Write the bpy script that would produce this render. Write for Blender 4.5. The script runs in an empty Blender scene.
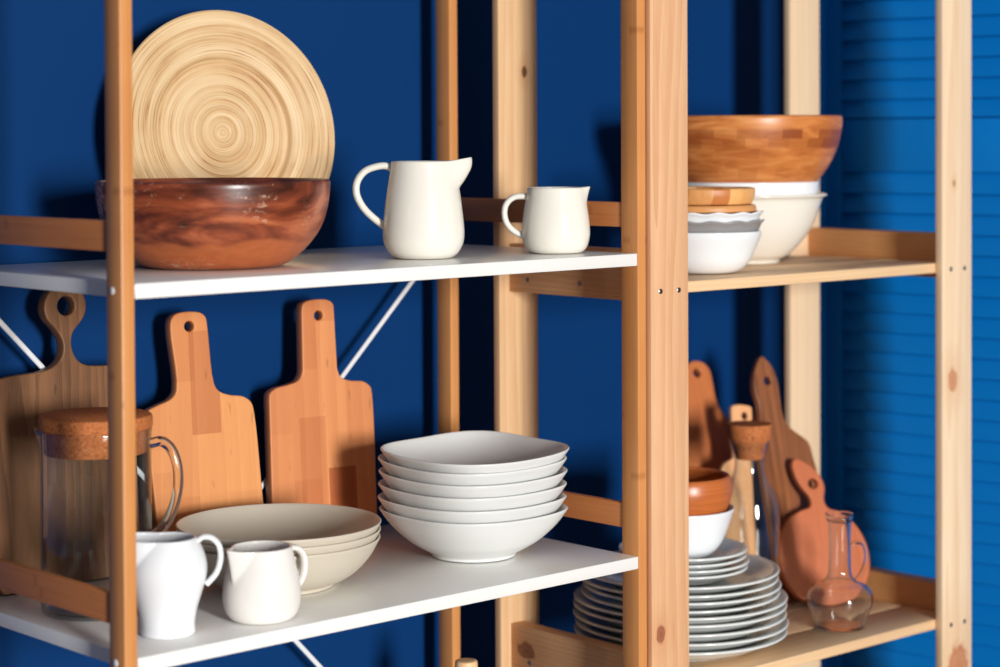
import bpy, bmesh, math, random
from mathutils import Vector, Matrix
random.seed(4)
S = bpy.context.scene
COL = S.collection
PI = math.pi
R = math.radians

# ------------------------------------------------------------------ node helpers
def lin(c):
    return tuple(((v/255.0)/12.92 if v/255.0 <= 0.04045 else ((v/255.0+0.055)/1.055)**2.4) for v in c) + (1.0,)

class Mat:
    def __init__(s, name, rough=0.5, color=None, spec=0.5):
        s.m = bpy.data.materials.new(name); s.m.use_nodes = True
        s.nt = s.m.node_tree
        s.b = next(n for n in s.nt.nodes if n.type == 'BSDF_PRINCIPLED')
        s.set(s.b, 'Roughness', rough); s.set(s.b, 'Specular IOR Level', spec)
        if color: s.set(s.b, 'Base Color', lin(color))
    def set(s, n, k, v):
        i = n.inputs[k]
        if isinstance(v, bpy.types.NodeSocket): s.nt.links.new(v, i)
        else: i.default_value = v
    def n(s, t, props=None, out=0, **ins):
        nd = s.nt.nodes.new('ShaderNode'+t)
        for k, v in (props or {}).items(): setattr(nd, k, v)
        for k, v in ins.items():
            key = int(k[1:]) if k[0] == 'i' and k[1:].isdigit() else k.replace('_', ' ')
            s.set(nd, key, v)
        return nd.outputs[out]
    def math(s, op, a, b=0.0, clamp=False):
        return s.n('Math', {'operation': op, 'use_clamp': clamp}, i0=a, i1=b)
    def obj(s): return s.n('TexCoord', out=3)
    def map(s, v, loc=(0,0,0), rot=(0,0,0), sc=(1,1,1)):
        return s.n('Mapping', Vector=v, Location=loc, Rotation=rot, Scale=sc)
    def noise(s, v, scale, detail=3.0, dist=0.0, rough=0.5):
        return s.n('TexNoise', Vector=v, Scale=scale, Detail=detail, Distortion=dist, Roughness=rough)
    def ramp(s, f, stops, interp='LINEAR'):
        nd = s.nt.nodes.new('ShaderNodeValToRGB'); s.set(nd, 'Fac', f)
        cr = nd.color_ramp; cr.interpolation = interp
        while len(cr.elements) < len(stops): cr.elements.new(0.5)
        for e, (p, c) in zip(cr.elements, stops):
            e.position = p; e.color = c if len(c) == 4 else lin(c)
        return nd.outputs[0]
    def mix(s, f, a, b, mode='MIX'):
        nd = s.nt.nodes.new('ShaderNodeMix'); nd.data_type = 'RGBA'; nd.blend_type = mode
        for k, v in ((0, f), (6, a), (7, b)):
            s.set(nd, k, v)
        return nd.outputs[2]
    def bump(s, h, strength=0.2, dist=0.001):
        s.set(s.b, 'Normal', s.n('Bump', Height=h, Strength=strength, Distance=dist))
    def color(s, c): s.set(s.b, 'Base Color', c)

BW = lambda a, b=None: (a, a, a, 1.0)

def wood(name, light, dark, axis='Z', ring=40, pith=(0.05, 0.06, 0.0), dist=2.5, contrast=0.6, rough=0.45,
         knots=(), fine=1.0, flecks=0.0, staves=None, patches=(), spec=0.4, along=0.06, bump=0.08):
    M = Mat(name, rough, spec=spec)
    v = M.obj()
    sc = {'X': (along, 1, 1), 'Y': (1, along, 1), 'Z': (1, 1, along)}[axis]
    rnd = M.n('ObjectInfo', out=5)
    off = M.n('CombineXYZ', X=M.math('MULTIPLY', rnd, 0.03), Y=M.math('MULTIPLY', rnd, 0.07), Z=M.math('MULTIPLY', rnd, 0.9))
    v2 = M.n('VectorMath', {'operation': 'ADD'}, i0=v, i1=off)
    vs = M.map(v2, pith, (0, 0, 0), sc)
    warp = M.noise(vs, 14, 2)
    wv = M.n('VectorMath', {'operation': 'ADD'}, i0=vs, i1=M.n('VectorMath', {'operation': 'SCALE'}, i0=M.nt.nodes[-1].outputs[1], Scale=0.035*dist/2.5))
    w = M.n('TexWave', {'wave_type': 'RINGS', 'rings_direction': axis, 'wave_profile': 'SAW'}, out=1,
            Vector=wv, Scale=ring, Distortion=dist*0.5, Detail=2.0, Detail_Scale=1.2)
    f1 = M.noise(vs, 420*fine, 3)
    f2 = M.noise(vs, 60, 2)
    a = M.math('MULTIPLY', w, 0.55*contrast)
    a = M.math('ADD', a, M.math('MULTIPLY', M.math('SUBTRACT', f1, 0.5), 0.7*contrast))
    a = M.math('ADD', a, M.math('MULTIPLY', M.math('SUBTRACT', f2, 0.42), 0.9*contrast), True)
    col = M.mix(a, lin(light), lin(dark))
    if staves:                                             # glued up staves of slightly different tone
        sx, sz, amt = staves
        sep = M.n('SeparateXYZ', Vector=v)
        sp = M.nt.nodes[-1].outputs
        vec = M.n('CombineXYZ', X=sp[2], Y=sp[0], Z=0.0)
        b = M.n('TexBrick', {'offset': 0.43, 'offset_frequency': 2}, out=0, Vector=vec, Color1=BW(0.0), Color2=BW(1.0), Mortar=BW(0.5),
                Scale=1.0, Mortar_Size=0.0, Bias=0.0, Brick_Width=sz, Row_Height=sx)
        col = M.mix(M.math('MULTIPLY', b, amt), col, M.mix(1.0, col, lin((190, 120, 75)), 'MULTIPLY'))
    for (x0, x1, z0, z1, amt) in patches:
        if not staves: sep = M.n('SeparateXYZ', Vector=v); sp = M.nt.nodes[-1].outputs
        m_ = M.math('MULTIPLY', M.math('MULTIPLY', M.math('GREATER_THAN', sp[0], x0), M.math('LESS_THAN', sp[0], x1)),
                    M.math('MULTIPLY', M.math('GREATER_THAN', sp[2], z0), M.math('LESS_THAN', sp[2], z1)))
        col = M.mix(M.math('MULTIPLY', m_, amt), col, M.mix(1.0, col, lin((186, 124, 84)), 'MULTIPLY'))
    if flecks:
        fl = M.noise(M.map(v, (3, 1, 2), (0, 0, 0), {'X': (0.25, 1, 1), 'Y': (1, 0.25, 1), 'Z': (1, 1, 0.25)}[axis]), 95, 2)
        col = M.mix(M.ramp(fl, [(0.66, BW(0)), (0.74, BW(flecks))]), col, lin(tuple(int(x*0.55) for x in dark)))
    for (kx, ky, kz, kr, kc) in knots:
        st = {'X': (0.6, 1, 1), 'Y': (1, 0.6, 1), 'Z': (1, 1, 0.6)}[axis]
        p = M.n('VectorMath', {'operation': 'SUBTRACT'}, i0=v, i1=(kx, ky, kz))
        p = M.n('VectorMath', {'operation': 'MULTIPLY'}, i0=p, i1=st)
        d = M.n('VectorMath', {'operation': 'LENGTH'}, out=1, i0=p)
        d = M.math('ADD', d, M.math('MULTIPLY', M.math('SUBTRACT', M.noise(v, 90, 2), 0.5), kr*0.7))
        k1 = M.ramp(M.math('DIVIDE', d, kr), [(0.0, BW(1)), (0.55, BW(0.8)), (0.72, BW(1)), (0.82, BW(0.38)), (1.0, BW(0.0))])
        k2 = M.ramp(M.math('DIVIDE', d, kr*3.0), [(0.2, BW(0.45)), (1.0, BW(0.0))])
        col = M.mix(k2, col, lin(dark))
        col = M.mix(k1, col, lin(kc))
    M.color(col)
    M.bump(f1, bump, 0.0006)
    return M.m

def ceramic(name, c, rough=0.16, coat=0.0):
    M = Mat(name, rough, c)
    v = M.obj()
    n = M.noise(v, 18, 2)
    M.color(M.mix(M.math('MULTIPLY', n, 0.10), lin(c), lin(tuple(int(x*0.93) for x in c))))
    M.bump(M.noise(v, 30, 1), 0.02, 0.001)
    if coat: M.set(M.b, 'Coat Weight', coat); M.set(M.b, 'Coat Roughness', 0.05)
    return M.m

def glass(name, tint=(250, 253, 252)):
    # thin walled clear glass: passes light straight on, mirrors and darkens where the wall is seen edge on
    M = Mat(name, 0.02, tint)
    lw = M.n('LayerWeight', out=1, Blend=0.5)
    col = M.ramp(lw, [(0.0, (253, 254, 254)), (0.60, (245, 248, 249)), (0.85, (196, 206, 212)), (1.0, (110, 122, 134))])
    col = M.mix(M.math('MULTIPLY', M.noise(M.obj(), 30, 1), 0.05), col, lin((222, 232, 232)))
    tr = M.n('BsdfTransparent', Color=col)
    gl = M.n('BsdfGlossy', Color=lin((255, 255, 255)), Roughness=0.03)
    f = M.math('ADD', M.math('MULTIPLY', M.math('POWER', lw, 4.0), 0.75), 0.035, True)
    mx = M.n('MixShader', i0=f, i1=tr, i2=gl)
    out = next(n for n in M.nt.nodes if n.type == 'OUTPUT_MATERIAL')
    M.nt.nodes.remove(M.b)
    M.nt.links.new(mx, out.inputs[0])
    return M.m

def solid_glass(name, tint=(250, 253, 252)):
    M = Mat(name, 0.0, tint)
    M.set(M.b, 'Transmission Weight', 1.0); M.set(M.b, 'IOR', 1.46)
    M.set(M.b, 'Roughness', M.math('MULTIPLY', M.noise(M.obj(), 40, 1), 0.02))
    return M.m

def paint(name, c, rough=0.55, var=0.12, spec=0.3):
    M = Mat(name, rough, c, spec)
    v = M.obj()
    M.color(M.mix(M.math('MULTIPLY', M.noise(v, 2.2, 3), var), lin(c), lin(tuple(int(x*0.75) for x in c))))
    M.bump(M.noise(v, 260, 2), 0.05, 0.0005)
    return M.m

# ------------------------------------------------------------------ mesh helpers
def link(name, me, mat, parent=None, smooth=False, angle=None):
    o = bpy.data.objects.new(name, me); COL.objects.link(o)
    if mat: me.materials.append(mat)
    if smooth:
        for p in me.polygons: p.use_smooth = True
        if angle is not None:
            me.set_sharp_from_angle(angle=R(angle))
    if parent: o.parent = parent
    return o

def tag(o, label=None, cat=None, group=None, kind=None):
    if label: o['label'] = label
    if cat: o['category'] = cat
    if group: o['group'] = group
    if kind: o['kind'] = kind
    return o

def thing(name, label, cat, loc=(0, 0, 0), rz=0.0, group=None, tilt=0.0):
    o = bpy.data.objects.new(name, None); COL.objects.link(o)
    o.empty_display_size = 0.03
    o.location = loc; o.rotation_euler = (tilt, 0, rz)
    return tag(o, label, cat, group)

def bm_mesh(bm, name='m'):
    bmesh.ops.recalc_face_normals(bm, faces=bm.faces[:])
    me = bpy.data.meshes.new(name); bm.to_mesh(me); bm.free(); return me

def add_box(bm, x0, x1, y0, y1, z0, z1, bev=0.0015, seg=2):
    r = bmesh.ops.create_cube(bm, size=1.0)
    for v in r['verts']:
        v.co = Vector(((x0+x1)/2+v.co.x*(x1-x0), (y0+y1)/2+v.co.y*(y1-y0), (z0+z1)/2+v.co.z*(z1-z0)))
    if bev:
        es = {e for v in r['verts'] for e in v.link_edges}
        bmesh.ops.bevel(bm, geom=list(es), offset=bev, segments=seg, profile=0.5, affect='EDGES')

def box(name, dims, mat, parent=None, bev=0.0015, seg=2):
    bm = bmesh.new(); add_box(bm, *dims, bev=bev, seg=seg)
    return link(name, bm_mesh(bm, name), mat, parent, True, 40)

def catmull(pts, n=8, closed=False):
    P = [Vector(p) for p in pts]; out = []
    m = len(P)
    rng = range(m) if closed else range(m-1)
    for i in rng:
        if closed: p0, p1, p2, p3 = P[(i-1) % m], P[i], P[(i+1) % m], P[(i+2) % m]
        else:
            p1, p2 = P[i], P[i+1]
            p0 = P[i-1] if i > 0 else p1*2-p2
            p3 = P[i+2] if i+2 < m else p2*2-p1
        d1, d2, d3 = [max(1e-6, (b-a).length**0.5) for a, b in ((p0, p1), (p1, p2), (p2, p3))]
        m1 = (p2-p1) + d2*((p1-p0)/d1-(p2-p0)/(d1+d2)); m2 = (p2-p1) + d2*((p3-p2)/d3-(p3-p1)/(d2+d3))
        for k in range(n):
            t = k/n
            out.append(p1*(2*t**3-3*t*t+1)+m1*(t**3-2*t*t+t)+p2*(-2*t**3+3*t*t)+m2*(t**3-t*t))
    if not closed: out.append(P[-1])
    return out

def spin(prof, seg=96, deform=None):
    """revolve (r,z) profile; points with r=0 at either end become poles"""
    bm = bmesh.new(); rings = []
    for (r, z) in prof:
        if r < 1e-6: rings.append([bm.verts.new((0, 0, z))]); continue
        ring = []
        for k in range(seg):
            t = 2*PI*k/seg
            co = Vector((r*math.cos(t), r*math.sin(t), z))
            if deform: co = deform(co, t, r, z)
            ring.append(bm.verts.new(co))
        rings.append(ring)
    for a, b in zip(rings, rings[1:]):
        for k in range(seg):
            k2 = (k+1) % seg
            if len(a) == 1 and len(b) == 1: continue
            if len(a) == 1: bm.faces.new((a[0], b[k], b[k2]))
            elif len(b) == 1: bm.faces.new((a[k], b[0], a[k2]))
            else: bm.faces.new((a[k], b[k], b[k2], a[k2]))
    return bm

def shell(outer, t, n=6, floor=None, foot=None):
    """closed (r,z) profile of a vessel from its outer profile (base first) and wall thickness"""
    o = [(p[0], p[1]) for p in catmull([(r, 0, z) for r, z in outer], n)] if False else None
    c = catmull([Vector((r, z, 0)) for r, z in outer], n)
    o = [(p.x, p.y) for p in c]
    inner = []
    for i in range(len(o)):
        a = o[max(0, i-1)]; b = o[min(len(o)-1, i+1)]
        dx, dz = b[0]-a[0], b[1]-a[1]; L = math.hypot(dx, dz) or 1
        inner.append((o[i][0]-t*dz/L, o[i][1]+t*dx/L))
    zt = o[0][1] + (floor if floor else t)
    inner = [(r, z) for r, z in inner if r > 0.002 and z > zt]
    top = o[-1]; it = inner[-1]
    dx, dz = o[-1][0]-o[-2][0], o[-1][1]-o[-2][1]; L = math.hypot(dx, dz)
    e = (dx/L*t*0.45, dz/L*t*0.45)
    rim = [(top[0]*0.85+it[0]*0.15+e[0]*0.7, top[1]*0.85+it[1]*0.15+e[1]*0.7), ((top[0]+it[0])/2+e[0], (top[1]+it[1])/2+e[1]),
           (top[0]*0.15+it[0]*0.85+e[0]*0.7, top[1]*0.15+it[1]*0.85+e[1]*0.7)]
    r0 = o[0][0]
    if foot:
        base = [(0, o[0][1]+foot), (r0-0.006, o[0][1]+foot), (r0-0.004, o[0][1]), (r0-0.001, o[0][1])]
    else:
        base = [(0, o[0][1]+0.0005), (r0*0.9, o[0][1])]
    ri = inner[0][0]
    fl = [(ri*0.8, inner[0][1]-(inner[0][1]-zt)*0.75), (ri*0.5, zt), (0, zt)]
    return base + o + rim + inner[::-1] + fl

def tube(path, r, seg=14, ry=None, cap=True, n=6, taper=None):
    P = catmull(path, n); bm = bmesh.new(); rings = []
    up = Vector((0, 1, 0)); N = len(P)
    for i, p in enumerate(P):
        t = (P[min(N-1, i+1)]-P[max(0, i-1)]).normalized()
        s = up - t*up.dot(t)
        if s.length < 0.05: s = Vector((1, 0, 0)) - t*t.x
        s.normalize(); q = t.cross(s)
        k = taper(i/(N-1)) if taper else 1.0
        rings.append([bm.verts.new(p+s*(ry or r)*k*math.cos(2*PI*j/seg)+q*r*k*math.sin(2*PI*j/seg)) for j in range(seg)])
    for a, b in zip(rings, rings[1:]):
        for j in range(seg): bm.faces.new((a[j], a[(j+1) % seg], b[(j+1) % seg], b[j]))
    if cap: bm.faces.new(rings[0]); bm.faces.new(rings[-1])
    return bm

def slab(name, outline, th, mat, hole=None, corners=(), n=5, bev=0.002, parent=None):
    """flat board in the XZ plane, front face at y=0, back at y=th; smooth outline with sharp 'corners' indices"""
    pts = []
    m = len(outline)
    sm = catmull([(x, y, 0) for x, y in outline], n, True)
    for i in range(m):
        if i in corners or (i+1) % m in corners and False:
            pts.append(Vector((outline[i][0], outline[i][1], 0)))
            if (i+1) % m in corners: continue
            pts += sm[i*n+1:(i+1)*n]
        else:
            pts.append(sm[i*n]);
            pts += sm[i*n+1:(i+1)*n]
    cu = bpy.data.curves.new(name, 'CURVE'); cu.dimensions = '2D'; cu.fill_mode = 'BOTH'
    cu.extrude = th/2-bev; cu.bevel_depth = bev; cu.bevel_resolution = 2; cu.offset = -bev
    def spl(ps):
        s = cu.splines.new('POLY'); s.points.add(len(ps)-1); s.use_cyclic_u = True
        for q, p in zip(s.points, ps): q.co = (p[0], p[1], 0, 1)
    spl(pts)
    if hole:
        hx, hz, hr, hrz = hole
        spl([(hx+(hr+bev)*math.cos(-2*PI*k/28), hz+(hrz+bev)*math.sin(-2*PI*k/28)) for k in range(28)])
    o = bpy.data.objects.new('tmp', cu); COL.objects.link(o)
    bpy.context.view_layer.update()
    me = bpy.data.meshes.new_from_object(o.evaluated_get(bpy.context.evaluated_depsgraph_get()))
    bpy.data.objects.remove(o); bpy.data.curves.remove(cu)
    for v in me.vertices: v.co = Vector((v.co.x, th/2-v.co.z, v.co.y))
    me.materials.clear(); me.update()
    return link(name, me, mat, parent, True, 35)

def copy_tree(o, parent=None):
    c = o.copy(); COL.objects.link(c)
    if parent: c.parent = parent
    for ch in list(o.children): copy_tree(ch, c)
    return c

# ------------------------------------------------------------------ camera
Cpos = Vector((-1.97280, -1.88056, 0.15504))
fw = Vector((0.67649237, 0.73615316, -0.02089473)); rt = Vector((0.73623744, -0.67670624, -0.00480596)); up = Vector((0.01767752, 0.01213229, 0.99977013))
cd = bpy.data.cameras.new('camera'); cam = bpy.data.objects.new('camera', cd); COL.objects.link(cam)
Mx = Matrix((rt, up, -fw)).transposed().to_4x4(); Mx.translation = Cpos
cam.matrix_world = Mx
cd.sensor_width = 36; cd.lens = 2071.02*36/1000; cd.shift_y = (179.379-333.5)/1000
cd.clip_start = 0.05
cd.dof.use_dof = True; cd.dof.focus_distance = 2.62; cd.dof.aperture_fstop = 3.2
S.camera = cam
RT = -0.74319                       # rotation that points local +X to the picture's right

# ------------------------------------------------------------------ setting
WALLY = 0.455
m_wall = paint('dark blue wall paint', (0, 52, 106), 0.65, 0.15, 0.12)
m_floor = wood('floor boards', (150, 120, 90), (110, 80, 55), 'X', 30)
tag(box('wall_back', (-3.2, 3.2, WALLY, WALLY+0.1, -1.2, 1.7), m_wall, bev=0), kind='structure')
tag(box('floor', (-3.2, 3.2, -3.6, WALLY, -1.25, -1.2), m_floor, bev=0), kind='structure')

# ------------------------------------------------------------------ bamboo shelving unit with white shelves
L, p, q, DB = 0.77162, 0.0165, 0.0310, 0.3738
FZ = -1.2
def bamboo(name, c1=(238, 178, 110), c2=(196, 124, 62), axis='Z'):
    M = Mat(name, 0.38, spec=0.4)
    v = M.obj()
    sc = {'Z': (1, 1, 0.012), 'Y': (1, 0.012, 1)}[axis]
    vs = M.map(v, (0.3, 0.2, 0.1), (0, 0, 0), sc)
    f1 = M.noise(vs, 900, 2); f2 = M.noise(vs, 170, 2); f3 = M.noise(v, 9, 2)
    a = M.math('ADD', M.math('MULTIPLY', f1, 0.55), M.math('MULTIPLY', f2, 0.6))
    a = M.math('ADD', M.math('SUBTRACT', a, 0.33), M.math('MULTIPLY', M.math('SUBTRACT', f3, 0.5), 0.5), True)
    col = M.mix(a, lin(c1), lin(c2))
    # bamboo nodes: darker short bands that sit at different heights in each strip
    sep = M.n('SeparateXYZ', Vector=v); so = M.nt.nodes[-1].outputs
    along = so[2] if axis == 'Z' else so[1]
    u = M.math('ADD', M.math('MULTIPLY', so[0], 1.0), M.math('MULTIPLY', so[1] if axis == 'Z' else so[2], 1.0))
    strip = M.math('FLOOR', M.math('MULTIPLY', u, 80.0))
    ph = M.n('TexWhiteNoise', {'noise_dimensions': '1D'}, W=strip)
    fr = M.math('FRACT', M.math('ADD', M.math('MULTIPLY', along, 1.7), ph))
    d = M.math('ABSOLUTE', M.math('SUBTRACT', fr, 0.5))
    col = M.mix(M.ramp(d, [(0.0, BW(0.4)), (0.004, BW(0.3)), (0.011, BW(0.0))]), col, lin((140, 74, 30)))
    M.color(col); M.bump(f1, 0.06, 0.0005)
    return M.m
m_bam = bamboo('bamboo upright', (218, 152, 90), (172, 102, 51))
m_bamr = bamboo('bamboo rail', (196, 124, 72), (146, 84, 42), 'Y')
m_lam = paint('white laminate', (240, 239, 235), 0.24, 0.04, 0.5)
m_rod = paint('white metal', (232, 234, 236), 0.35, 0.03, 0.5)
m_steel = Mat('steel screw', 0.3, (150, 150, 150)); m_steel.set(m_steel.b, 'Metallic', 1.0)
m_steel.set(m_steel.b, 'Roughness', m_steel.math('ADD', m_steel.math('MULTIPLY', m_steel.noise(m_steel.obj(), 300), 0.2), 0.2)); m_steel = m_steel.m

U = thing('bamboo_shelving_unit', 'bamboo framed shelving unit with white shelves and white diagonal cross rods', 'shelf', (-L/2, 0.2, FZ))
UO = Vector(U.location)
def ub(name, x0, x1, y0, y1, z0, z1, mat, bev=0.0015, parent=U):
    return box(name, (x0-UO.x, x1-UO.x, y0-UO.y, y1-UO.y, z0-UO.z, z1-UO.z), mat, parent, bev)
def dowel(parent, c, n, r, h, mat, name):
    """small round head sitting on a face with outward normal n"""
    bm = spin([(0, 0), (r, 0), (r, h*0.5), (r*0.8, h), (0, h*1.02)], 20)
    rot = Vector((0, 0, 1)).rotation_difference(Vector(n)).to_matrix().to_4x4(); rot.translation = Vector(c)
    bm.transform(rot)
    return link(name, bm_mesh(bm), mat, parent, True, 50)
for x0 in (-L-p-0.0005, 0.0005):
    for y0 in (0.0, DB):
        po = ub('post', x0, x0+p, y0, y0+q, FZ, 0.56, m_bam, 0.0022)
        if x0 < -0.5 and y0 == 0.0:
            for z in (-0.0075, -0.4055):
                dowel(po, (x0-UO.x, 0.018-UO.y, z-UO.z), (-1, 0, 0), 0.0042, 0.0012, m_rod, 'screw_cap')
for zt in (0.0, -0.4, -0.8):
    ub('shelf', -L, 0.0, 0.0, DB+q, zt-0.0165, zt, m_lam, 0.0012)
    for x0 in (-L-p-0.0005, 0.0005):
        ub('side_rail', x0+0.002, x0+p-0.0035, q, DB, zt+0.0337, zt+0.0667, m_bamr, 0.0015)
def rod(a, b, r):
    a = Vector(a)-UO; b = Vector(b)-UO
    bm = tube([a, a.lerp(b, 0.5), b], r, 10, ry=r*0.7)
    return link('cross_rod', bm_mesh(bm), m_rod, U, True, 50)
def ext(a, b, x):
    t = (x-a[0])/(b[0]-a[0]); return tuple(a[i]+t*(b[i]-a[i]) for i in range(3))
a1, b1 = (-0.7055, 0.4085, -0.0706), (-0.2148, 0.4085, -0.5844)
a2, b2 = (-0.045, 0.4085, -0.0566), (-0.3119, 0.4085, -0.3195)
rod(ext(a1, b1, -L-0.006), ext(a1, b1, -0.05), 0.0037)
rod(ext(a2, b2, 0.006), ext(a2, b2, -L+0.06), 0.0037)

# ------------------------------------------------------------------ pine shelving unit
PHI = -0.0164; PX, PY = 0.0180, -0.0070
PL, PD, PW, PT = 0.6348, 0.3005, 0.0750, 0.0130
Z1, Z2 = -0.0421, -0.5886
m_knot = (150, 88, 56)
PU = thing('pine_shelving_unit', 'raw pine shelving unit with flat knotty posts and slatted shelves', 'shelf', (PX, PY, FZ), PHI)
def pb(name, x0, x1, y0, y1, z0, z1, mat, bev=0.0012, parent=PU):
    return box(name, (x0, x1, y0, y1, z0-FZ, z1-FZ), mat, parent, bev)
pz = lambda z: z-FZ
m_fl = wood('pine post front left', (228, 182, 140), (200, 138, 92), 'Z', 30, (-0.036, 0.03, 0.0), 3.2, 0.8, 0.5, [(0.017, 0, pz(-0.508), 0.0095, (150, 84, 58))], 0.8)
m_fr = wood('pine post front right', (238, 212, 180), (214, 170, 124), 'Z', 30, (-0.68, 0.05, 0.0), 3.0, 0.6, 0.5,
            [(PL+0.026, 0.002, pz(-0.222), 0.013, (196, 132, 96)), (PL+0.04, 0, pz(-0.672), 0.03, (188, 122, 84)), (PL+0.03, 0, pz(0.08), 0.004, (170, 120, 80))], 0.8)
m_bl = wood('pine post back left', (228, 188, 142), (200, 144, 96), 'Z', 34, (0.03, -0.25, 0.0), 2.6, 0.7, 0.5, [(0.05, PD, pz(0.247), 0.006, (96, 52, 26))], 0.8)
m_br = wood('pine post back right', (236, 206, 168), (206, 156, 112), 'Z', 44, (-0.62, -0.25, 0.0), 2.0, 0.36, 0.5, [], 0.8)
m_rl = wood('pine rail', (224, 174, 124), (180, 118, 70), 'Y', 46, (0.02, 0, 0.02), 3.0, 0.6, 0.5,
            [(0.019, 0.268, pz(-0.579), 0.014, (120, 66, 34))], 0.8)
m_rr = wood('pine rail right', (222, 162, 104), (176, 106, 54), 'Y', 50, (-0.6, 0, 0.05), 2.5, 0.6, 0.5, [], 0.8)
m_sl = wood('pine slat', (236, 200, 156), (204, 152, 106), 'X', 44, (0, 0.03, 0.05), 3.0, 0.5, 0.5,
            [(0.47, 0.04, pz(Z1), 0.006, (120, 78, 46)), (0.61, 0.13, pz(Z1), 0.008, (160, 100, 60))], 0.8)
posts = {}
posts['fl'] = pb('post', 0, 0.0722, 0, PT, FZ, 0.56, m_fl)
posts['fr'] = pb('post', PL, PL+PW, 0, PT, FZ, 0.56, m_fr)
posts['bl'] = pb('post', 0, PW, PD, PD+PT, FZ, 0.56, m_bl)
posts['br'] = pb('post', PL, PL+PW, PD, PD+PT, FZ, 0.56, m_br)
for z in (Z1, Z2):
    rl = pb('side_rail', 0.019, 0.044, PT+0.0004, PD-0.0004, z-0.0255, z+0.0435, m_rl)
    rr = pb('side_rail', PL+0.044, PL+PW-0.001, PT+0.0004, PD-0.0004, z-0.0255, z+0.0435, m_rr)
    for y in (0.155, 0.262):
        dowel(rl, (0.019, y, pz(z-0.007)), (-1, 0, 0), 0.0036, 0.001, m_steel, 'screw')
    for y0 in (PT+0.0006, 0.1075, 0.2005):
        pb('slat', 0.0445, PL+0.0435, y0, y0+0.0875, z-0.0155, z, m_sl, 0.0018)
    for po, xs in ((posts['fl'], (0.0185, 0.0535)), (posts['fr'], (PL+0.0215, PL+0.056))):
        for x in xs:
            dowel(po, (x, 0, pz(z-0.0095)), (0, -1, 0), 0.0036, 0.001, m_steel, 'screw')

# ------------------------------------------------------------------ louvred shutter at the right
m_sh = paint('bright blue shutter paint', (0, 122, 206), 0.5, 0.12, 0.2)
SA = math.atan2(-0.985, 0.17)             # panel runs from its far stile towards the viewer
SH = thing('louvered_shutter', 'bright blue louvered shutter panel standing right of the pine shelving', 'shutter', (0.809-0.17*0.128, 0.21+0.985*0.128, FZ), SA)
# local x along the panel towards the viewer, local +y to the right/back, faces local -y (towards the shelves)
W_ = 0.46; TH = 0.026; Z0s, Z3s = FZ+0.004, 0.80
def sb(name, x0, x1, z0, z1, y0=0.0, y1=TH, bev=0.003): return box(name, (x0, x1, y0, y1, z0-FZ, z1-FZ), m_sh, SH, bev)
sb('stile', 0, 0.0475, FZ, Z3s); sb('stile', W_-0.0475, W_, FZ, Z3s)
RA, RB = 0.0925, 0.1805
sb('middle_rail', 0.0476, W_-0.0476, RA, RB, 0.004)
sb('top_rail', 0.0476, W_-0.0476, Z3s-0.09, Z3s); sb('bottom_rail', 0.0476, W_-0.0476, FZ, FZ+0.12)
def louvers(za, zb, start_top=True):
    bm = bmesh.new(); pit = 0.0330
    k = 0
    z = zb
    while z - pit > za - 0.02:
        top, bot = z, max(z-pit, za)
        # a slat leaning so its lower edge stands proud of the slat below
        vs = [bm.verts.new(c) for c in [(0.0477, 0.0150, top+0.004), (W_-0.0477, 0.0150, top+0.004), (W_-0.0477, 0.0035, bot+0.0026), (0.0477, 0.0035, bot+0.0026),
                                        (0.0477, 0.0215, top+0.004), (W_-0.0477, 0.0215, top+0.004), (W_-0.0477, 0.0095, bot+0.0006), (0.0477, 0.0095, bot+0.0006)]]
        for f in ((0, 1, 2, 3), (7, 6, 5, 4), (0, 4, 5, 1), (3, 2, 6, 7), (1, 5, 6, 2), (0, 3, 7, 4)): bm.faces.new([vs[i] for i in f])
        z -= pit
    for v in bm.verts: v.co.z -= FZ
    return link('louver_slats', bm_mesh(bm), m_sh, SH)
louvers(FZ+0.12, RA-0.004); louvers(RB, Z3s-0.094)

# ------------------------------------------------------------------ materials for the crockery
m_cream = ceramic('cream glaze', (238, 234, 222), 0.14)
m_white = ceramic('white porcelain', (240, 243, 245), 0.12)
m_soft = ceramic('soft white glaze', (240, 236, 230), 0.22)
m_stack = ceramic('white satin glaze', (228, 229, 226), 0.26)
m_greige = ceramic('greige matt glaze', (206, 196, 178), 0.38)
m_platew = ceramic('plate porcelain', (226, 229, 226), 0.14)
m_shade_grey = ceramic('glaze with underside shade', (150, 148, 148), 0.25)  # grey puts the shading under the lower scalloped dish into its colour
m_glass = glass('clear glass'); m_gsol = solid_glass('solid clear glass')
M = Mat('cork', 0.75, spec=0.2); v = M.obj()
c_ = M.ramp(M.noise(v, 260, 4, 0.3, 0.7), [(0.28, (112, 56, 26)), (0.42, (176, 100, 54)), (0.60, (198, 122, 72)), (0.75, (214, 146, 96))])
M.color(c_); M.bump(M.noise(v, 260, 3), 0.35, 0.001); m_cork = M.m

# ------------------------------------------------------------------ top white shelf
E0 = 0.0004
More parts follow.
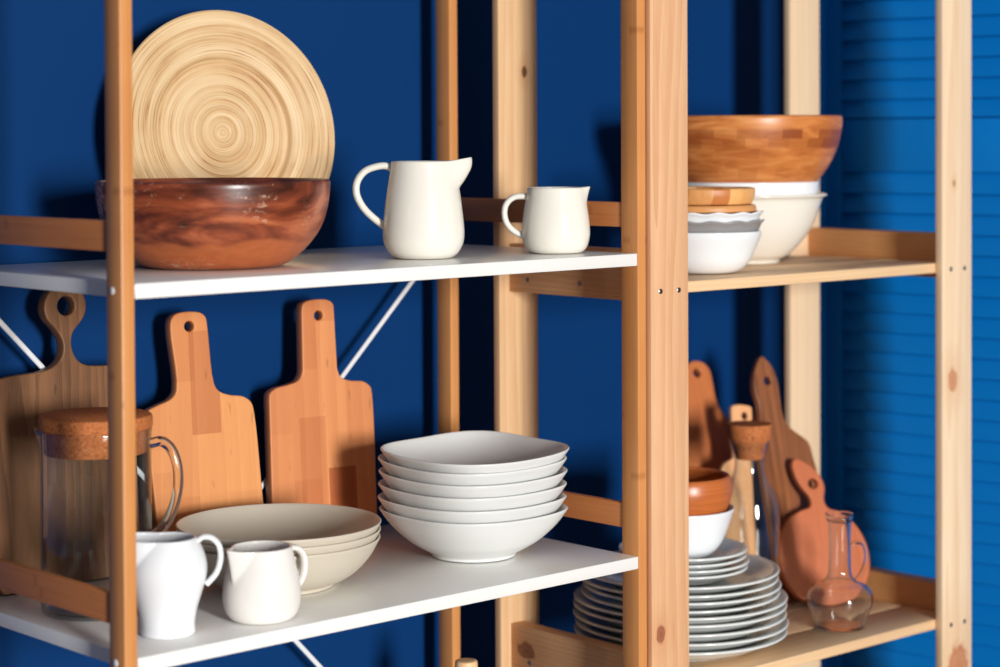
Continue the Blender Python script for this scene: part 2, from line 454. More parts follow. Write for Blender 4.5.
# acacia bowl
M = Mat('dark acacia', 0.30, spec=0.5); v = M.obj()
vr = M.map(v, (0.02, 0.05, 0.1), (0.5, 0.35, 0.2), (1, 1, 2.6))
n1 = M.noise(vr, 6.5, 4, 1.8, 0.5); n2 = M.noise(M.map(v, (1, 2, 3), (0.3, 0.2, 0.4), (1, 1, 5)), 55, 4, 0.8)
a = M.math('ADD', M.math('MULTIPLY', n1, 0.92), M.math('MULTIPLY', n2, 0.12))
col = M.ramp(a, [(0.36, (62, 27, 17)), (0.48, (112, 52, 32)), (0.56, (146, 72, 44)), (0.66, (182, 102, 64))])
sep = M.n('SeparateXYZ', Vector=v); zo = M.nt.nodes[-1].outputs[2]
hz = M.math('ADD', M.math('ADD', zo, M.math('MULTIPLY', M.math('SUBTRACT', M.noise(v, 11, 2), 0.5), 0.045)), M.math('MULTIPLY', M.nt.nodes[-1].outputs[0], 0.0))
sap = M.ramp(M.math('MULTIPLY', hz, 10.0), [(0.20, BW(0.85)), (0.28, BW(0.75)), (0.33, BW(0.0))])
col = M.mix(sap, col, M.mix(M.math('MULTIPLY', n2, 0.9), lin((205, 118, 66)), lin((158, 78, 40))))
scr = M.ramp(M.math('MULTIPLY', M.noise(M.map(v, (4, 2, 1), (0, 0, 0.3), (1, 1, 2)), 95, 5, 0.5, 0.75), M.noise(v, 12, 2)), [(0.335, BW(0)), (0.40, BW(0.75))])
col = M.mix(scr, col, lin((216, 176, 148)))
M.color(col); M.bump(n2, 0.1, 0.001); m_acacia = M.m
prof = [(0.074, 0), (0.085, 0.0025), (0.099, 0.011), (0.115, 0.0265), (0.1295, 0.048), (0.1375, 0.074), (0.1405, 0.1)]
o = link('wooden_bowl', bm_mesh(spin(shell(prof, 0.008, 6, 0.012), 128)), m_acacia, None, True, 60)
o.location = (-0.5455, 0.181, E0); o.rotation_euler.z = 1.1
tag(o, 'dark reddish wooden bowl in front of the round bamboo plate', 'bowl')

# round bamboo plate
M = Mat('coiled bamboo', 0.5, spec=0.4); v = M.obj()
sep = M.n('SeparateXYZ', Vector=v); so = M.nt.nodes[-1].outputs
rr_ = M.math('SQRT', M.math('ADD', M.math('MULTIPLY', so[0], so[0]), M.math('MULTIPLY', so[1], so[1])))
an = M.n('Math', {'operation': 'ARCTAN2'}, i0=so[1], i1=so[0])
vec = M.n('CombineXYZ', X=M.math('MULTIPLY', rr_, 1.0), Y=M.math('MULTIPLY', so[0], 0.02), Z=M.math('MULTIPLY', so[1], 0.02))
nA = M.noise(vec, 420, 3); nB = M.noise(vec, 95, 2); nC = M.noise(M.map(v, (2, 1, 5)), 14, 3)
a = M.math('ADD', M.math('MULTIPLY', nA, 0.75), M.math('MULTIPLY', nB, 0.55))
a = M.math('ADD', M.math('SUBTRACT', a, 0.2), M.math('MULTIPLY', M.math('SUBTRACT', nC, 0.5), 0.35), True)
col = M.ramp(a, [(0.22, (232, 204, 162)), (0.42, (220, 186, 140)), (0.60, (200, 158, 108)), (0.78, (150, 104, 64))])
strk = M.math('MULTIPLY', M.ramp(nA, [(0.58, BW(0)), (0.64, BW(1))]), M.ramp(nC, [(0.5, BW(0)), (0.6, BW(0.55))]))
col = M.mix(strk, col, lin((150, 98, 52)))
M.color(col); M.bump(nA, 0.18, 0.0012); m_coil = M.m
PR = 0.1615
def plate_prof(Rr):
    top = []
    pts = [(0, .0062), (.04, .0064), (.06, .0056), (.09, .0068), (.13, .0058), (.19, .0066), (.205, .0086), (.22, .0064), (.28, .006), (.30, .0078), (.32, .006), (.45, .006), (.57, .0062),
           (.60, .0085), (.615, .0135), (.64, .0155), (.75, .0175), (.90, .0205), (.975, .0215), (.995, .0205), (1.0, .0185)]
    bot = [(.985, .0165), (.9, .0135), (.75, .0105), (.64, .007), (.60, 0.0), (.3, -.001), (0, -.001)]
    return [(r*Rr, z) for r, z in pts+bot]
pts = catmull([Vector((r, z, 0)) for r, z in plate_prof(PR)], 3)
bm = spin([(0, pts[0].y)]+[(abs(q.x), q.y) for q in pts[1:-1] if q.x > 1e-4]+[(0, pts[-1].y)], 128)
o = link('bamboo_plate', bm_mesh(bm), m_coil, None, True, 60)
tl, hd = R(8), R(-8)
nrm = Vector((-math.sin(-hd)*math.cos(tl), -math.cos(hd)*math.cos(tl), math.sin(tl)))
cen = Vector((-0.396, 0.379, PR*math.cos(tl)+0.0005))
rot = Matrix.Rotation(hd, 4, 'Z') @ Matrix.Rotation(R(90)-tl, 4, 'X')
o.matrix_world = Matrix.Translation(cen) @ rot
tag(o, 'large round pale bamboo plate with concentric rings standing behind a dark bowl', 'plate')

# jugs with a pulled spout
def jug_body(outer, wall, sp, seg=112, floor=None):
    H = outer[-1][1]
    def df(co, t, r, z):
        tt = (t+PI) % (2*PI)-PI
        if sp.get('crease'):
            a_ = abs(tt)/sp['w']
            zl = sp['z0']+(H-sp['z0'])*a_**1.15
            k = max(0.0, (z-zl)/(H-sp['z0'])) if a_ < 1 else 0.0
            rr = r+sp['dr']*k
            return Vector((rr*math.cos(t), rr*math.sin(t)*(1-0.12*k), z+sp['dz']*k*k))
        g = math.exp(-(tt/sp['w'])**2)
        h = max(0.0, min(1.0, (z-sp['z0'])/(H-sp['z0'])))**sp.get('p', 1.2)
        rr = r+sp['dr']*g*h
        if sp.get('round'):
            rr -= sp['round']*g*max(0.0, (h-0.62)/0.38)**2
        # pinch the sides of the lip slightly
        return Vector((rr*math.cos(t), rr*math.sin(t)*(1-sp.get('pinch', 0.0)*g*h), z+sp['dz']*g*h**2))
    return spin(shell(outer, wall, 7, floor), seg, df)
def jug(name, label, loc, rz, outer, wall, sp, hpath, hr, hry, mat, cat='jug', group=None, taper=None):
    t = thing(name, label, cat, loc, rz, group)
    link('body', bm_mesh(jug_body(outer, wall, sp)), mat, t, True, 70)
    link('handle', bm_mesh(tube(hpath, hr, 16, hry, True, 7, taper)), mat, t, True, 70)
    return t
H = lambda pts: [(x, 0, z) for x, z in pts]
jug('milk_jug', 'tall cream jug with long spout, left of the smaller jug on the upper shelf', (-0.264, 0.123, E0), RT,
    [(0.0335, 0), (0.0375, 0.0015), (0.0445, 0.0075), (0.0505, 0.019), (0.0520, 0.031), (0.0508, 0.05), (0.0470, 0.081), (0.0432, 0.106), (0.0412, 0.1222)], 0.0032,
    dict(w=0.40, z0=0.090, dr=0.0262, dz=0.0048, p=0.85, round=0.0055), H([(-0.0385, 0.1135), (-0.048, 0.1175), (-0.0610, 0.1162), (-0.0745, 0.1105), (-0.0840, 0.0975), (-0.0850, 0.0825), (-0.0775, 0.066), (-0.0650, 0.0525), (-0.0485, 0.0400)]), 0.0046, 0.006, m_cream)
squat = [(0.0310, 0), (0.0352, 0.0015), (0.0410, 0.0080), (0.0445, 0.020), (0.0450, 0.031), (0.0432, 0.050), (0.0400, 0.070), (0.0380, 0.0855)]
sq_h = H([(-0.0370, 0.0735), (-0.0440, 0.0750), (-0.0560, 0.0735), (-0.0655, 0.0650), (-0.0682, 0.0520), (-0.0645, 0.0385), (-0.0550, 0.0285), (-0.0405, 0.0215)])
jug('creamer', 'small squat cream jug, right of the tall jug on the upper shelf', (-0.0672, 0.0842, E0), RT, squat, 0.003,
    dict(w=0.28, z0=0.062, dr=0.0075, dz=0.0012, p=1.5), sq_h, 0.0042, 0.0058, m_cream)

# ------------------------------------------------------------------ lower white shelf
ZB = -0.4
jug('creamer', 'small squat cream jug with handle at the back, in front of grey plates', (-0.569, 0.056, ZB+E0), RT+R(228), squat[:5]+[(0.0425, 0.050), (0.0378, 0.068), (0.0350, 0.0830)], 0.003,
    dict(w=0.62, z0=0.046, dr=0.0165, dz=0.0022, crease=True), [(x*0.97, 0, z) for x, y, z in sq_h], 0.0037, 0.0055, m_soft)
jug('cream_pitcher', 'white urn shaped porcelain pitcher beside the front bamboo post', (-0.688, 0.070, ZB+E0), RT+R(186),
    [(0.0280, 0), (0.0302, 0.0015), (0.0300, 0.012), (0.0328, 0.028), (0.0376, 0.044), (0.0424, 0.060), (0.0442, 0.071), (0.0432, 0.083), (0.0395, 0.0945), (0.0350, 0.1030), (0.0322, 0.1078)], 0.003,
    dict(w=1.25, z0=0.052, dr=0.030, dz=0.0055, crease=True), H([(-0.0325, 0.1030), (-0.0400, 0.1078), (-0.0490, 0.1065), (-0.0570, 0.0980), (-0.0588, 0.0830), (-0.0540, 0.0670), (-0.0432, 0.0545)]), 0.0034, 0.0055, m_white)

# glass pitcher with cork lid
t = thing('glass_pitcher', 'tall clear glass pitcher with cork lid behind the front bamboo post', 'jug', (-0.683, 0.2265, ZB+E0), RT)
GR = 0.0645
gp = [(GR-0.006, 0), (GR-0.002, 0.0015), (GR, 0.006), (GR, 0.05), (GR, 0.12), (GR, 0.18), (GR+0.0005, 0.205), (GR+0.001, 0.2135)]
def gsp(co, tt, r, z):
    a = (tt) % (2*PI)-PI
    g = math.exp(-(a/0.22)**2)*max(0, min(1, (z-0.188)/0.025))
    return Vector(((r+0.007*g)*math.cos(tt), (r+0.007*g)*math.sin(tt), z))
link('body', bm_mesh(spin(shell(gp, 0.0024, 6, 0.004), 112, gsp)), m_glass, t, True, 70)
link('handle', bm_mesh(tube(H([(GR-0.0002, 0.196), (0.077, 0.1985), (0.0880, 0.190), (0.0955, 0.170), (0.0960, 0.142), (0.0895, 0.118), (0.0800, 0.099), (GR-0.0002, 0.085)]), 0.0060, 16, 0.0085)), m_gsol, t, True, 70)
lid = [(0, 0.186), (GR-0.0055, 0.186), (GR-0.0042, 0.188), (GR-0.0035, 0.2145), (GR+0.001, 0.2150), (GR+0.0018, 0.2165), (GR+0.0018, 0.2265), (GR+0.0005, 0.2295), (GR-0.003, 0.231), (0, 0.2315)]
lk = link('lid', bm_mesh(spin(lid, 96)), m_cork, t, True, 40); lk['label'] = 'round cork lid'

# greige shallow bowls, three nested
gp = [(0.064, 0), (0.0690, 0.0006), (0.0712, 0.0050), (0.0850, 0.0105), (0.1000, 0.0210), (0.1150, 0.0380), (0.1265, 0.0585)]
gp = [(r, z*0.995) for r, z in gp]
gme = bm_mesh(spin(shell(gp, 0.0027, 6, 0.0036, 0.0018), 128))
gl = ['lowest of the three grey-beige shallow bowls behind the cream jug', 'middle one of the three nested grey-beige shallow bowls', 'top one of the three nested grey-beige shallow bowls, open inside visible']
for k in range(3):
    o = bpy.data.objects.new('shallow_bowl', gme); COL.objects.link(o)
    if k == 0:
        gme.materials.append(m_greige)
        for f in gme.polygons: f.use_smooth = True
    o.location = (-0.4475+0.0003*k, 0.1885-0.0005*k, ZB+E0+0.0096*k); o.rotation_euler = (0, 0, k*0.8)
    tag(o, gl[k], 'bowl', 'stacked grey-beige shallow bowls')

# square bowls, six nested
def sqd(co, t, r, z):
    k = max(0.0, min(1.0, (r-0.056)/0.05))
    nexp = 2.0+1.05*k
    f = (abs(math.cos(t))**nexp+abs(math.sin(t))**nexp)**(-1/nexp)
    lift = 0.0008*k*(math.cos(4*t)*-1)
    return Vector((r*f*math.cos(t), r*f*math.sin(t), z+lift))
sp_ = [(0.0525, 0), (0.0555, 0.0006), (0.0568, 0.0042), (0.0640, 0.0090), (0.0725, 0.0145), (0.0820, 0.0218), (0.0985, 0.0405), (0.1110, 0.0610)]
sme = bm_mesh(spin(shell(sp_, 0.0028, 6, 0.0042, 0.0020), 144, sqd))
sz = [0, 0.0155, 0.0327, 0.0499, 0.0667, 0.0795]
names6 = ['bottom', 'second from the bottom', 'third from the bottom', 'third from the top', 'second from the top', 'top']
for k in range(6):
    o = bpy.data.objects.new('square_bowl', sme); COL.objects.link(o)
    if k == 0:
        sme.materials.append(m_stack)
        for f in sme.polygons: f.use_smooth = True
    o.location = (-0.150+(0, -.0015, -.001, -.0005, -.0008, .002)[k], 0.158+(0, .001, .001, 0, .001, -.001)[k], ZB+E0+sz[k]+0.0004)
    o.rotation_euler = (Matrix.Rotation((0, 0, .004, .014, .026, .032)[k], 3, Vector((0.736, -0.677, 0))) @ Matrix.Rotation((0, .02, -.015, .01, -.02, .015)[k], 3, 'Z')).to_euler()
    tag(o, 'white rounded square bowl, %s of the stack of six' % names6[k], 'bowl', 'stacked square white bowls')

# cutting boards on the lower white shelf
m_old = wood('weathered oak', (132, 90, 58), (66, 42, 26), 'Z', 70, (0.09, 0.4, 0), 2.0, 0.85, 0.5, [], 1.3, 0.5, bump=0.25)
def beech(name, k, c1, c2, patches=()):
    return wood(name, c1, c2, 'Z', 22, (0.12*k, 0.25, 0.3*k), 3.0, 0.42, 0.42, [], 1.0, 0.35, (0.043, 0.15, 0.34), patches)
m_b2 = beech('beech board a', 1.0, (230, 160, 98), (204, 124, 68), [(-0.050, -0.008, 0.165, 0.30, 0.45), (-0.112, -0.075, -0.1, 0.12, 0.12)]); m_b3 = beech('beech board b', 1.7, (226, 152, 96), (188, 104, 58), [(-0.032, 0.011, 0.03, 0.098, 0.7), (-0.075, -0.034, -0.1, 0.17, 0.25), (0.0, 0.05, 0.13, 0.25, 0.2)])
def board(name, label, loc, rz, tau, outline, th, mat, hole, corners, roll=0.0, group=None, cat='cutting board'):
    o = slab(name, outline, th, mat, hole, corners)
    o.matrix_world = Matrix.Translation(Vector(loc)+Vector((0, 0, th*math.sin(tau)+0.0006))) @ Matrix.Rotation(rz, 4, 'Z') @ Matrix.Rotation(-tau, 4, 'X') @ Matrix.Rotation(roll, 4, 'Y')
    return tag(o, label, cat, group)
b1 = [(-0.1170, 0.012), (-0.1170, 0.150), (-0.1155, 0.2450), (-0.1100, 0.2590), (-0.0978, 0.2618), (-0.0681, 0.2643), (-0.0418, 0.2660), (-0.0264, 0.271), (-0.0163, 0.2803), (-0.0130, 0.2901), (-0.0138, 0.3019), (-0.0217, 0.3159), (-0.0341, 0.3302), (-0.0369, 0.3461), (-0.0275, 0.3640), (-0.0065, 0.3725), (0.0153, 0.3640), (0.0228, 0.3466), (0.0198, 0.3315), (0.0093, 0.3186), (0.0021, 0.3109), (-0.001, 0.2977), (0.002, 0.2839), (0.0102, 0.2732), (0.0235, 0.268), (0.0780, 0.2640), (0.0870, 0.2590), (0.0895, 0.2480), (0.0870, 0.150), (0.0855, 0.012), (0.077, 0.0), (-0.108, 0.0)]
board('paddle_board', 'dark grained wooden board with ring handle, behind the glass pitcher', (-0.618, 0.365, ZB), 0, R(4), b1, 0.018, m_old, (-0.0062, 0.3445, 0.0100, 0.0100), (0, 1, 27, 28, 29, 30, 31))
b2 = [(-0.0714, 0.3090), (-0.0685, 0.3217), (-0.0603, 0.328), (-0.028, 0.3277), (-0.0198, 0.3214), (-0.0175, 0.3099), (-0.0111, 0.2322), (-0.0042, 0.2217), (0.0107, 0.2155), (0.0309, 0.2118), (0.0422, 0.2031), (0.0463, 0.1867), (0.0532, 0.0762), (0.0575, 0.018), (0.0510, 0.0070), (-0.0900, -0.0035), (-0.0975, 0.004), (-0.1024, 0.070), (-0.1098, 0.1925), (-0.1068, 0.2034), (-0.0943, 0.2091), (-0.0743, 0.2165), (-0.0663, 0.2271)]
b2 = [(x-0.004, z*0.99) for x, z in b2]
b2 = [(x, max(z, 0.0005)) if z < 0.004 else (x, z) for x, z in b2]
board('cutting_board', 'orange beech paddle board leaning between the glass pitcher and another board', (-0.397, 0.358, ZB), R(-8), R(4.5), b2, 0.018, m_b2, (-0.0480, 0.3068, 0.0048, 0.0048), (0, 5, 12, 13, 14, 15, 16, 17), 0, 'beech paddle boards')
b3 = [(-0.0627, 0.3181), (-0.0599, 0.3284), (-0.0511, 0.3327), (-0.0201, 0.3322), (-0.0122, 0.326), (-0.0111, 0.3155), (-0.0102, 0.2367), (-0.0044, 0.2234), (0.0091, 0.2177), (0.0312, 0.2147), (0.0419, 0.2067), (0.0441, 0.197), (0.0432, 0.0341), (0.0428, 0.010), (0.035, 0.0), (-0.113, 0.0), (-0.1215, 0.010), (-0.1211, 0.0607), (-0.1187, 0.1998), (-0.1166, 0.2089), (-0.1073, 0.2152), (-0.0886, 0.2185), (-0.0723, 0.2235), (-0.0651, 0.2357)]
b3 = [(x-0.001, z*0.99) for x, z in b3]
board('cutting_board', 'reddish beech paddle board standing upright left of the square bowls', (-0.196, 0.358, ZB), R(-8), R(4.5), b3, 0.018, m_b3, (-0.0372, 0.3080, 0.0046, 0.0046), (0, 5, 6, 12, 13, 14, 15, 16, 17, 18, 23), 0, 'beech paddle boards')

# turned mill on the bottom white shelf
m_pale = wood('pale turned wood', (240, 200, 150), (214, 160, 108), 'Z', 60, (0.03, 0.03, 0), 2.0, 0.35, 0.45)
mill = [(0, 0), (0.024, 0), (0.026, 0.002), (0.026, 0.02), (0.022, 0.045), (0.016, 0.09), (0.015, 0.13), (0.019, 0.17), (0.021, 0.19), (0.016, 0.205), (0.0125, 0.212), (0.0145, 0.217), (0.0152, 0.222), (0.0152, 0.244), (0.0142, 0.2465), (0, 0.2472)]
o = link('pepper_mill', bm_mesh(spin([(q.x, q.y) if q.x > 1e-4 else (0, q.y) for q in catmull([Vector((r, z, 0)) for r, z in mill], 4)], 48)), m_pale, None, True, 40)
o.location = (-0.127, 0.2, -0.8+0.0012); tag(o, 'pale wooden mill with flat round top below the lower white shelf', 'mill')

# ------------------------------------------------------------------ upper pine shelf
bx_, by_ = 0.4605, 0.216
cb = [(0.050, 0), (0.0560, 0.0008), (0.0570, 0.005), (0.0700, 0.0125), (0.0900, 0.032), (0.1060, 0.055), (0.1170, 0.082), (0.1235, 0.1000), (0.1290, 0.1035)]
o = link('mixing_bowl', bm_mesh(spin(shell(cb, 0.0035, 6, 0.005, 0.002), 112)), m_cream, None, True, 60)
o.location = (bx_, by_, Z1+E0); tag(o, 'large cream flared bowl on the slatted shelf, under a white bowl', 'bowl', 'bowls nested on the upper pine shelf')
wb = [(0.050, 0.0), (0.060, 0.002), (0.085, 0.022), (0.1030, 0.050), (0.1130, 0.078), (0.1172, 0.098), (0.1180, 0.1065)]
o = link('mixing_bowl', bm_mesh(spin(shell(wb, 0.003, 6, 0.004), 112)), m_white, None, True, 60)
o.location = (bx_, by_, Z1+E0+0.0178); tag(o, 'white round bowl sitting in the cream bowl, under the wooden salad bowl', 'bowl', 'bowls nested on the upper pine shelf')
M = Mat('block bamboo', 0.34, spec=0.45); v = M.obj()
sep = M.n('SeparateXYZ', Vector=v); so = M.nt.nodes[-1].outputs
an = M.n('Math', {'operation': 'ARCTAN2'}, i0=so[1], i1=so[0])
vec = M.n('CombineXYZ', X=M.math('MULTIPLY', an, 0.15), Y=so[2], Z=0.0)
b = M.n('TexBrick', {'offset': 0.37}, Vector=vec, Color1=BW(0), Color2=BW(1), Mortar=BW(0.3), Scale=1.0, Mortar_Size=0.0, Brick_Width=0.034, Row_Height=0.0150)
vs = M.map(v, (0, 0, 0), (0.4, 0.5, 0.3), (1, 1, 6)); n1 = M.noise(vs, 13, 3, 1.0)
ringm = M.ramp(so[2], [(0.060, BW(0.30)), (0.0752, BW(0.5)), (0.0755, BW(1.0)), (0.1045, BW(1.0)), (0.1052, BW(0.05))])
col = M.ramp(n1, [(0.3, (226, 152, 86)), (0.5, (208, 128, 66)), (0.72, (176, 98, 46))])
col = M.mix(M.math('MULTIPLY', M.math('MULTIPLY', b, ringm), 0.9), col, lin((138, 66, 28)))
M.color(col); m_block = M.m
sbp = [(0.060, 0), (0.085, 0.004), (0.110, 0.0200), (0.126, 0.039), (0.1395, 0.062), (0.1485, 0.088), (0.1525, 0.1105), (0.153, 0.1205)]
o = link('salad_bowl', bm_mesh(spin(shell(sbp, 0.009, 6, 0.012), 128)), m_block, None, True, 60)
o.location = (bx_, by_, Z1+E0+0.1012); o.rotation_euler.z = 2.3; tag(o, 'large wooden salad bowl of glued blocks, topmost in the pine shelf stack', 'bowl', 'bowls nested on the upper pine shelf')

fx, fy = 0.245, 0.104
pp_ = [(0.038, 0), (0.046, 0.001), (0.0560, 0.006), (0.0660, 0.0165), (0.0755, 0.036), (0.0820, 0.051), (0.0834, 0.0565), (0.0838, 0.0588)]
PSX = 1.0
o = link('baking_bowl', bm_mesh(spin(shell(pp_, 0.0035, 6, 0.005), 96)), m_white, None, True, 60)
o.location = (fx, fy, Z1+E0); tag(o, 'plain round white bowl at the bottom, under scalloped dishes by the pine post', 'bowl', 'dishes stacked by the front pine post')
def scal(co, t, r, z):
    k = max(0, min(1, (r-0.055)/0.03)); w = math.cos(14*t)
    return Vector((co.x*(1+0.012*k*w), co.y*(1+0.012*k*w), z+0.0012*k*w))
sd = [(0.050, 0), (0.060, 0.001), (0.0700, 0.006), (0.0785, 0.0155), (0.0830, 0.0245), (0.0862, 0.0285)]
o = link('scalloped_dish', bm_mesh(spin(shell(sd, 0.003, 6, 0.004), 168, scal)), m_shade_grey, None, True, 60)
o.location = (fx, fy, Z1+E0+0.0452); tag(o, 'scalloped dish, its underside shade coloured grey, directly on the round white bowl', 'dish', 'dishes stacked by the front pine post')
o = link('scalloped_dish', bm_mesh(spin(shell(sd, 0.003, 6, 0.004), 168, scal)), m_white, None, True, 60)
o.location = (fx-0.001, fy, Z1+E0+0.0572); o.rotation_euler.z = 0.1; tag(o, 'white scalloped dish with wavy rim, under the wooden coaster', 'dish', 'dishes stacked by the front pine post')
m_lb = wood('light bamboo blocks', (244, 190, 120), (220, 150, 84), 'Z', 60, (0.1, 0.1, 0), 2, 0.5, 0.4, [], 1, 0, (0.022, 0.3, 0.8))
dk = [(0, 0), (0.0735, 0), (0.0755, 0.0015), (0.0760, 0.005), (0.0752, 0.0085), (0.0735, 0.0100), (0, 0.0100)]
m_lbd = wood('darker lid wood', (222, 160, 98), (190, 122, 70), 'X', 60, (0, 0.1, 0.1), 2, 0.5, 0.45)
o = link('coaster', bm_mesh(spin(dk, 96)), m_lbd, None, True, 40)
o.location = (fx, fy, Z1+E0+0.0875); tag(o, 'flat round wooden coaster lying on the white scalloped dish', 'coaster')
lb = [(0.060, 0), (0.0690, 0.0012), (0.0718, 0.006), (0.0740, 0.013), (0.0746, 0.0210)]
o = link('wooden_bowl', bm_mesh(spin(shell(lb, 0.006, 6, 0.007), 96)), m_lb, None, True, 60)
o.location = (fx, fy, Z1+E0+0.0979); tag(o, 'shallow light bamboo bowl on the flat wooden coaster', 'bowl')

# ------------------------------------------------------------------ lower pine shelf
px_, py_ = 0.246, 0.151
def plate_mesh(Rm, h, t=0.0036, foot=0.0028):
    outer = [(Rm*0.56, 0), (Rm*0.60, 0.0004), (Rm*0.615, foot), (Rm*0.70, foot+h*0.10), (Rm*0.82, foot+h*0.40), (Rm*0.95, h-0.0012), (Rm, h)]
    me = bm_mesh(spin(shell(outer, t, 5, foot+t, foot*0.8), 128))
    me.materials.append(m_platew)
    for f in me.polygons: f.use_smooth = True
    return me
big = plate_mesh(0.1535, 0.0245); mid = plate_mesh(0.1425, 0.0205); small = plate_mesh(0.0925, 0.0160)
rims = [(big, 0.0245, [0.0250, 0.0372, 0.0500, 0.0625, 0.0735]), (mid, 0.0205, [0.0805, 0.0915, 0.1020, 0.1130]), (small, 0.0160, [0.1172, 0.1256, 0.1340, 0.1425])]
words = {5: ['bottom', 'second from the bottom', 'middle', 'second from the top', 'top'], 4: ['bottom', 'second from the bottom', 'second from the top', 'top']}
kinds = ['widest dinner plates at the bottom of the plate stack', 'medium plates in the middle of the plate stack', 'small side plates under the white bowl']
lk_ = ['five widest plates low in the plate stack', 'four medium plates in the plate stack', 'four small plates under the white bowl']
nm = ['dinner_plate', 'dinner_plate', 'side_plate']
jit = [(0, 0), (.003, -.001), (-.002, .001), (.001, .002), (-.001, -.001)]
for gi, (me, h, zs) in enumerate(rims):
    for k, z in enumerate(zs):
        o = bpy.data.objects.new(nm[gi], me); COL.objects.link(o)
        o.location = (px_+(0.003 if gi == 2 else 0)+jit[k][0]*(0.6 if gi == 0 else 1), (-0.003 if gi == 2 else 0)+py_+jit[k][1]*0.6, Z2+E0+z-h)
        o.rotation_euler.z = k*0.7
        tag(o, 'white plate, %s of the %s' % (words[len(zs)][k], lk_[gi]), 'plate', kinds[gi])
wbp = [(0.034, 0), (0.040, 0.001), (0.048, 0.006), (0.0600, 0.020), (0.0690, 0.040), (0.0745, 0.056), (0.0790, 0.0695)]
zb0 = Z2+E0+0.1425-0.016+0.0066
o = link('cereal_bowl', bm_mesh(spin(shell(wbp, 0.003, 6, 0.004), 96)), m_white, None, True, 60)
o.location = (px_, py_, zb0); tag(o, 'white bowl on top of the plate stack, holding a wooden bowl', 'bowl')
m_wb = wood('orange turned wood', (200, 112, 56), (156, 76, 34), 'X', 40, (0, 0.05, 0.1), 3, 0.6, 0.32, spec=0.5)
wop = [(0.030, 0), (0.040, 0.002), (0.0560, 0.014), (0.0670, 0.032), (0.0745, 0.052), (0.0765, 0.064), (0.0748, 0.0770), (0.0725, 0.0825)]
o = link('wooden_bowl', bm_mesh(spin(shell(wop, 0.006, 6, 0.008), 96)), m_wb, None, True, 60)
o.location = (px_, py_, zb0+0.0345); tag(o, 'orange wooden bowl nested in the white bowl above the plates', 'bowl')

# glass bottle with cork
t = thing('glass_bottle', 'clear glass bottle with cork stopper behind the plate stack', 'bottle', (0.4655, 0.207, Z2+E0))
bo = [(0.041, 0), (0.0445, 0.0015), (0.0465, 0.006), (0.0465, 0.05), (0.0465, 0.12), (0.0460, 0.160), (0.0415, 0.186), (0.0300, 0.208), (0.0245, 0.224), (0.0232, 0.236), (0.0242, 0.246), (0.0285, 0.260), (0.0312, 0.271)]
link('body', bm_mesh(spin(shell(bo, 0.0026, 6, 0.005), 96)), m_glass, t, True, 70)
ck = [(r, z+0.008) for r, z in [(0, 0.236), (0.0205, 0.236), (0.0218, 0.238), (0.0270, 0.2595), (0.0310, 0.2655), (0.0322, 0.268), (0.0348, 0.288), (0.0340, 0.290), (0, 0.2905)]]
c = link('cork_stopper', bm_mesh(spin(ck, 64)), m_cork, t, True, 40); c['label'] = 'wide cork stopper'

# little carafe
t = thing('oil_carafe', 'small bulbous clear glass carafe with handle near the shelf front', 'carafe', (0.509, 0.0665, Z2+E0), RT)
ca = [(0.0330, 0), (0.0375, 0.0015), (0.0392, 0.007), (0.0410, 0.016), (0.0468, 0.028), (0.0500, 0.041), (0.0480, 0.054), (0.0380, 0.064), (0.0240, 0.0705), (0.0182, 0.080), (0.0168, 0.100), (0.0165, 0.130), (0.0168, 0.150), (0.0180, 0.160), (0.0200, 0.1625), (0.0196, 0.1660), (0.0212, 0.1705)]
link('body', bm_mesh(spin(shell(ca, 0.0022, 6, 0.004), 96)), m_gsol, t, True, 70)
link('handle', bm_mesh(tube(H([(0.0170, 0.1240), (0.0250, 0.1275), (0.0345, 0.1260), (0.0395, 0.1150), (0.0385, 0.0960), (0.0325, 0.0810), (0.0240, 0.0708)]), 0.0030, 14, 0.0042)), m_gsol, t, True, 70)

# boards on the lower pine shelf
m_w1 = wood('orange paddle wood', (206, 122, 70), (164, 84, 42), 'Z', 34, (0.05, 0.2, 0.1), 2.5, 0.5, 0.42)
m_w2 = wood('light maple', (240, 180, 128), (216, 146, 94), 'Z', 34, (0.15, 0.2, 0.1), 2.5, 0.4, 0.42)
m_wal = wood('walnut', (156, 96, 58), (84, 46, 26), 'Z', 60, (0.08, 0.15, 0.2), 2.2, 0.85, 0.4, fine=1.2)
m_w3 = wood('red beech', (196, 106, 60), (158, 74, 38), 'Z', 30, (0.1, 0.2, 0.1), 2.5, 0.45, 0.42)
o1 = [(-0.0085, 0.380), (0.0048, 0.3950), (0.0196, 0.3985), (0.0352, 0.3935), (0.0439, 0.3825), (0.0455, 0.3593), (0.0450, 0.3319), (0.0482, 0.3156), (0.0562, 0.3035), (0.0640, 0.285), (0.0660, 0.255), (0.0660, 0.02), (0.060, 0.0), (-0.065, 0.0), (-0.0715, 0.02), (-0.0715, 0.255), (-0.066, 0.288), (-0.046, 0.304), (-0.022, 0.322), (-0.0125, 0.350)]
o1 = [(x-0.006, z*0.968) for x, z in o1]
board('cutting_board', 'orange board with rounded handle behind the wooden bowl on plates', (0.539, 0.296, Z2), R(-10), R(18.5), o1, 0.016, m_w1, (0.0111, 0.3653, 0.0055, 0.0055), (10, 11, 12, 13, 14, 15))
o2 = [(0.0035, 0.3000), (0.0060, 0.3080), (0.0440, 0.3060), (0.0480, 0.2990), (0.0470, 0.235), (0.044, 0.222), (0.040, 0.215), (0.036, 0.02), (0.030, 0.0), (-0.018, 0.0), (-0.024, 0.02), (-0.024, 0.205), (-0.016, 0.218), (0.000, 0.225), (0.0035, 0.24)]
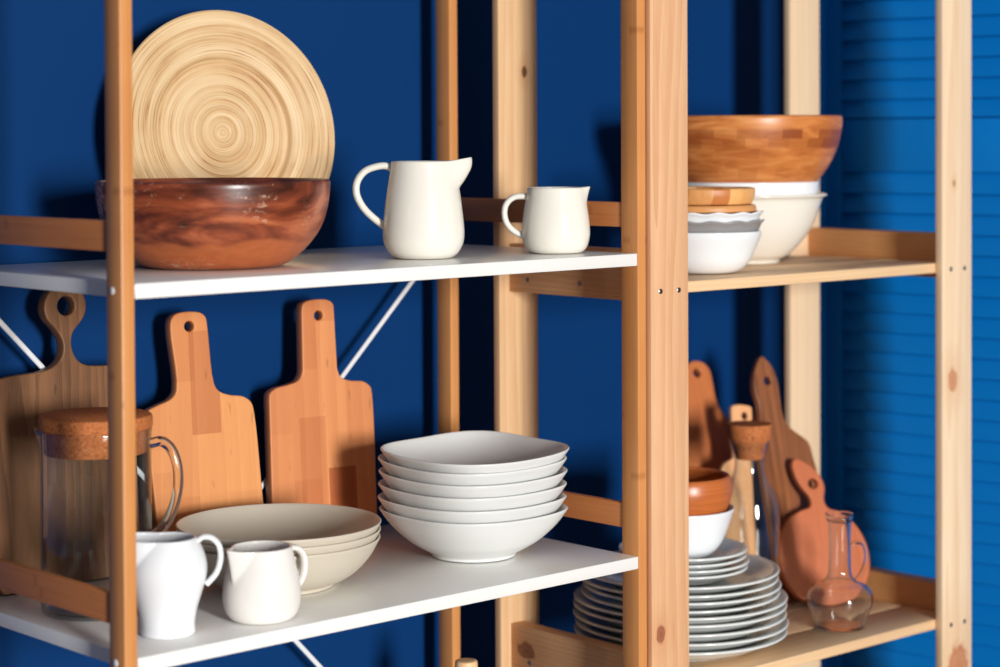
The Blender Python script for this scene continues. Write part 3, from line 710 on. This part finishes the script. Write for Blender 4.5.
board('cutting_board', 'small light board with square handle end behind the cork bottle', (0.5125, 0.264, Z2+0.0037), R(-10), R(9), o2, 0.009, m_w2, (0.0300, 0.2915, 0.0042, 0.0042), (4, 7, 8, 9, 10, 11), R(3))
o3 = [(-0.0341, 0.3991), (-0.0266, 0.3942), (-0.0153, 0.3802), (-0.0090, 0.3555), (-0.0088, 0.3290), (-0.0086, 0.3026), (-0.0034, 0.2868), (0.0107, 0.2725), (0.0281, 0.2601), (0.0376, 0.2505), (0.0415, 0.2282), (0.0453, 0.2059), (0.0500, 0.02), (0.044, 0.0), (-0.060, 0.0), (-0.066, 0.02), (-0.068, 0.220), (-0.067, 0.250), (-0.063, 0.270), (-0.0590, 0.2800), (-0.0564, 0.2933), (-0.0543, 0.3192), (-0.0587, 0.3414), (-0.0565, 0.3631), (-0.0462, 0.3866)]
o3 = [(x-0.001, z*0.985) for x, z in o3]
board('cutting_board', 'dark walnut board with pointed handle against the back pine post', (0.6155, 0.199, Z2), R(-10), R(13), o3, 0.012, m_wal, (-0.0304, 0.3528, 0.005, 0.005), (12, 13, 14, 15, 16))
o4 = [(-0.0334, 0.2270), (-0.0257, 0.2328), (-0.0037, 0.2216), (0.0121, 0.2038), (0.0178, 0.1857), (0.0140, 0.1640), (0.0190, 0.1525), (0.0400, 0.1440), (0.0610, 0.1255), (0.0750, 0.1000), (0.0800, 0.0700), (0.0720, 0.0370), (0.0480, 0.0100), (0.0180, 0.0002), (-0.0200, 0.0015), (-0.0500, 0.0150), (-0.0690, 0.0400), (-0.0755, 0.0760), (-0.0690, 0.1110), (-0.0530, 0.1380), (-0.0300, 0.1500), (-0.0112, 0.1565), (-0.0114, 0.1705), (-0.0235, 0.1880), (-0.0320, 0.2076)]
board('round_paddle_board', 'small round reddish paddle board with leaf-like handle behind the glass carafe', (0.598, 0.155, Z2), R(-25), R(17), o4, 0.012, m_w3, (-0.0018, 0.1916, 0.006, 0.006), ())

# ------------------------------------------------------------------ light
def area(name, loc, aim, sx, sy, power, color=(1, 1, 1)):
    l = bpy.data.lights.new(name, 'AREA'); l.shape = 'RECTANGLE'; l.size = sx; l.size_y = sy; l.energy = power; l.color = color
    o = bpy.data.objects.new(name, l); COL.objects.link(o); o.location = loc
    o.rotation_euler = (Vector(aim)-Vector(loc)).to_track_quat('-Z', 'Y').to_euler(); return o
TA = 0.28; D = 9.0
ctr = Vector((0.0, 0.2, -0.15))
dirv = Vector((TA, 1.0, -0.07)).normalized()
area('window_light', ctr-dirv*D, ctr, 1.1, 2.2, 900, (1.0, 0.985, 0.97))
W = bpy.data.worlds.new('room'); S.world = W; W.use_nodes = True
nt = W.node_tree; bg = nt.nodes['Background']
tc = nt.nodes.new('ShaderNodeTexCoord'); sx = nt.nodes.new('ShaderNodeSeparateXYZ'); rp = nt.nodes.new('ShaderNodeValToRGB'); mr = nt.nodes.new('ShaderNodeMapRange')
nt.links.new(tc.outputs['Generated'], sx.inputs[0]); nt.links.new(sx.outputs[2], mr.inputs[0]); mr.inputs[1].default_value = -1; mr.inputs[2].default_value = 1
nt.links.new(mr.outputs[0], rp.inputs[0]); nt.links.new(rp.outputs[0], bg.inputs[0])
e = rp.color_ramp.elements; e[0].position = 0.3; e[0].color = (0.24, 0.23, 0.22, 1); e[1].position = 0.85; e[1].color = (0.72, 0.74, 0.77, 1)
bg.inputs[1].default_value = 0.25
S.view_settings.view_transform = 'Standard'; S.view_settings.look = 'None'; S.view_settings.exposure = 0.0
S.cycles.max_bounces = 12; S.cycles.transmission_bounces = 12; S.cycles.transparent_max_bounces = 12
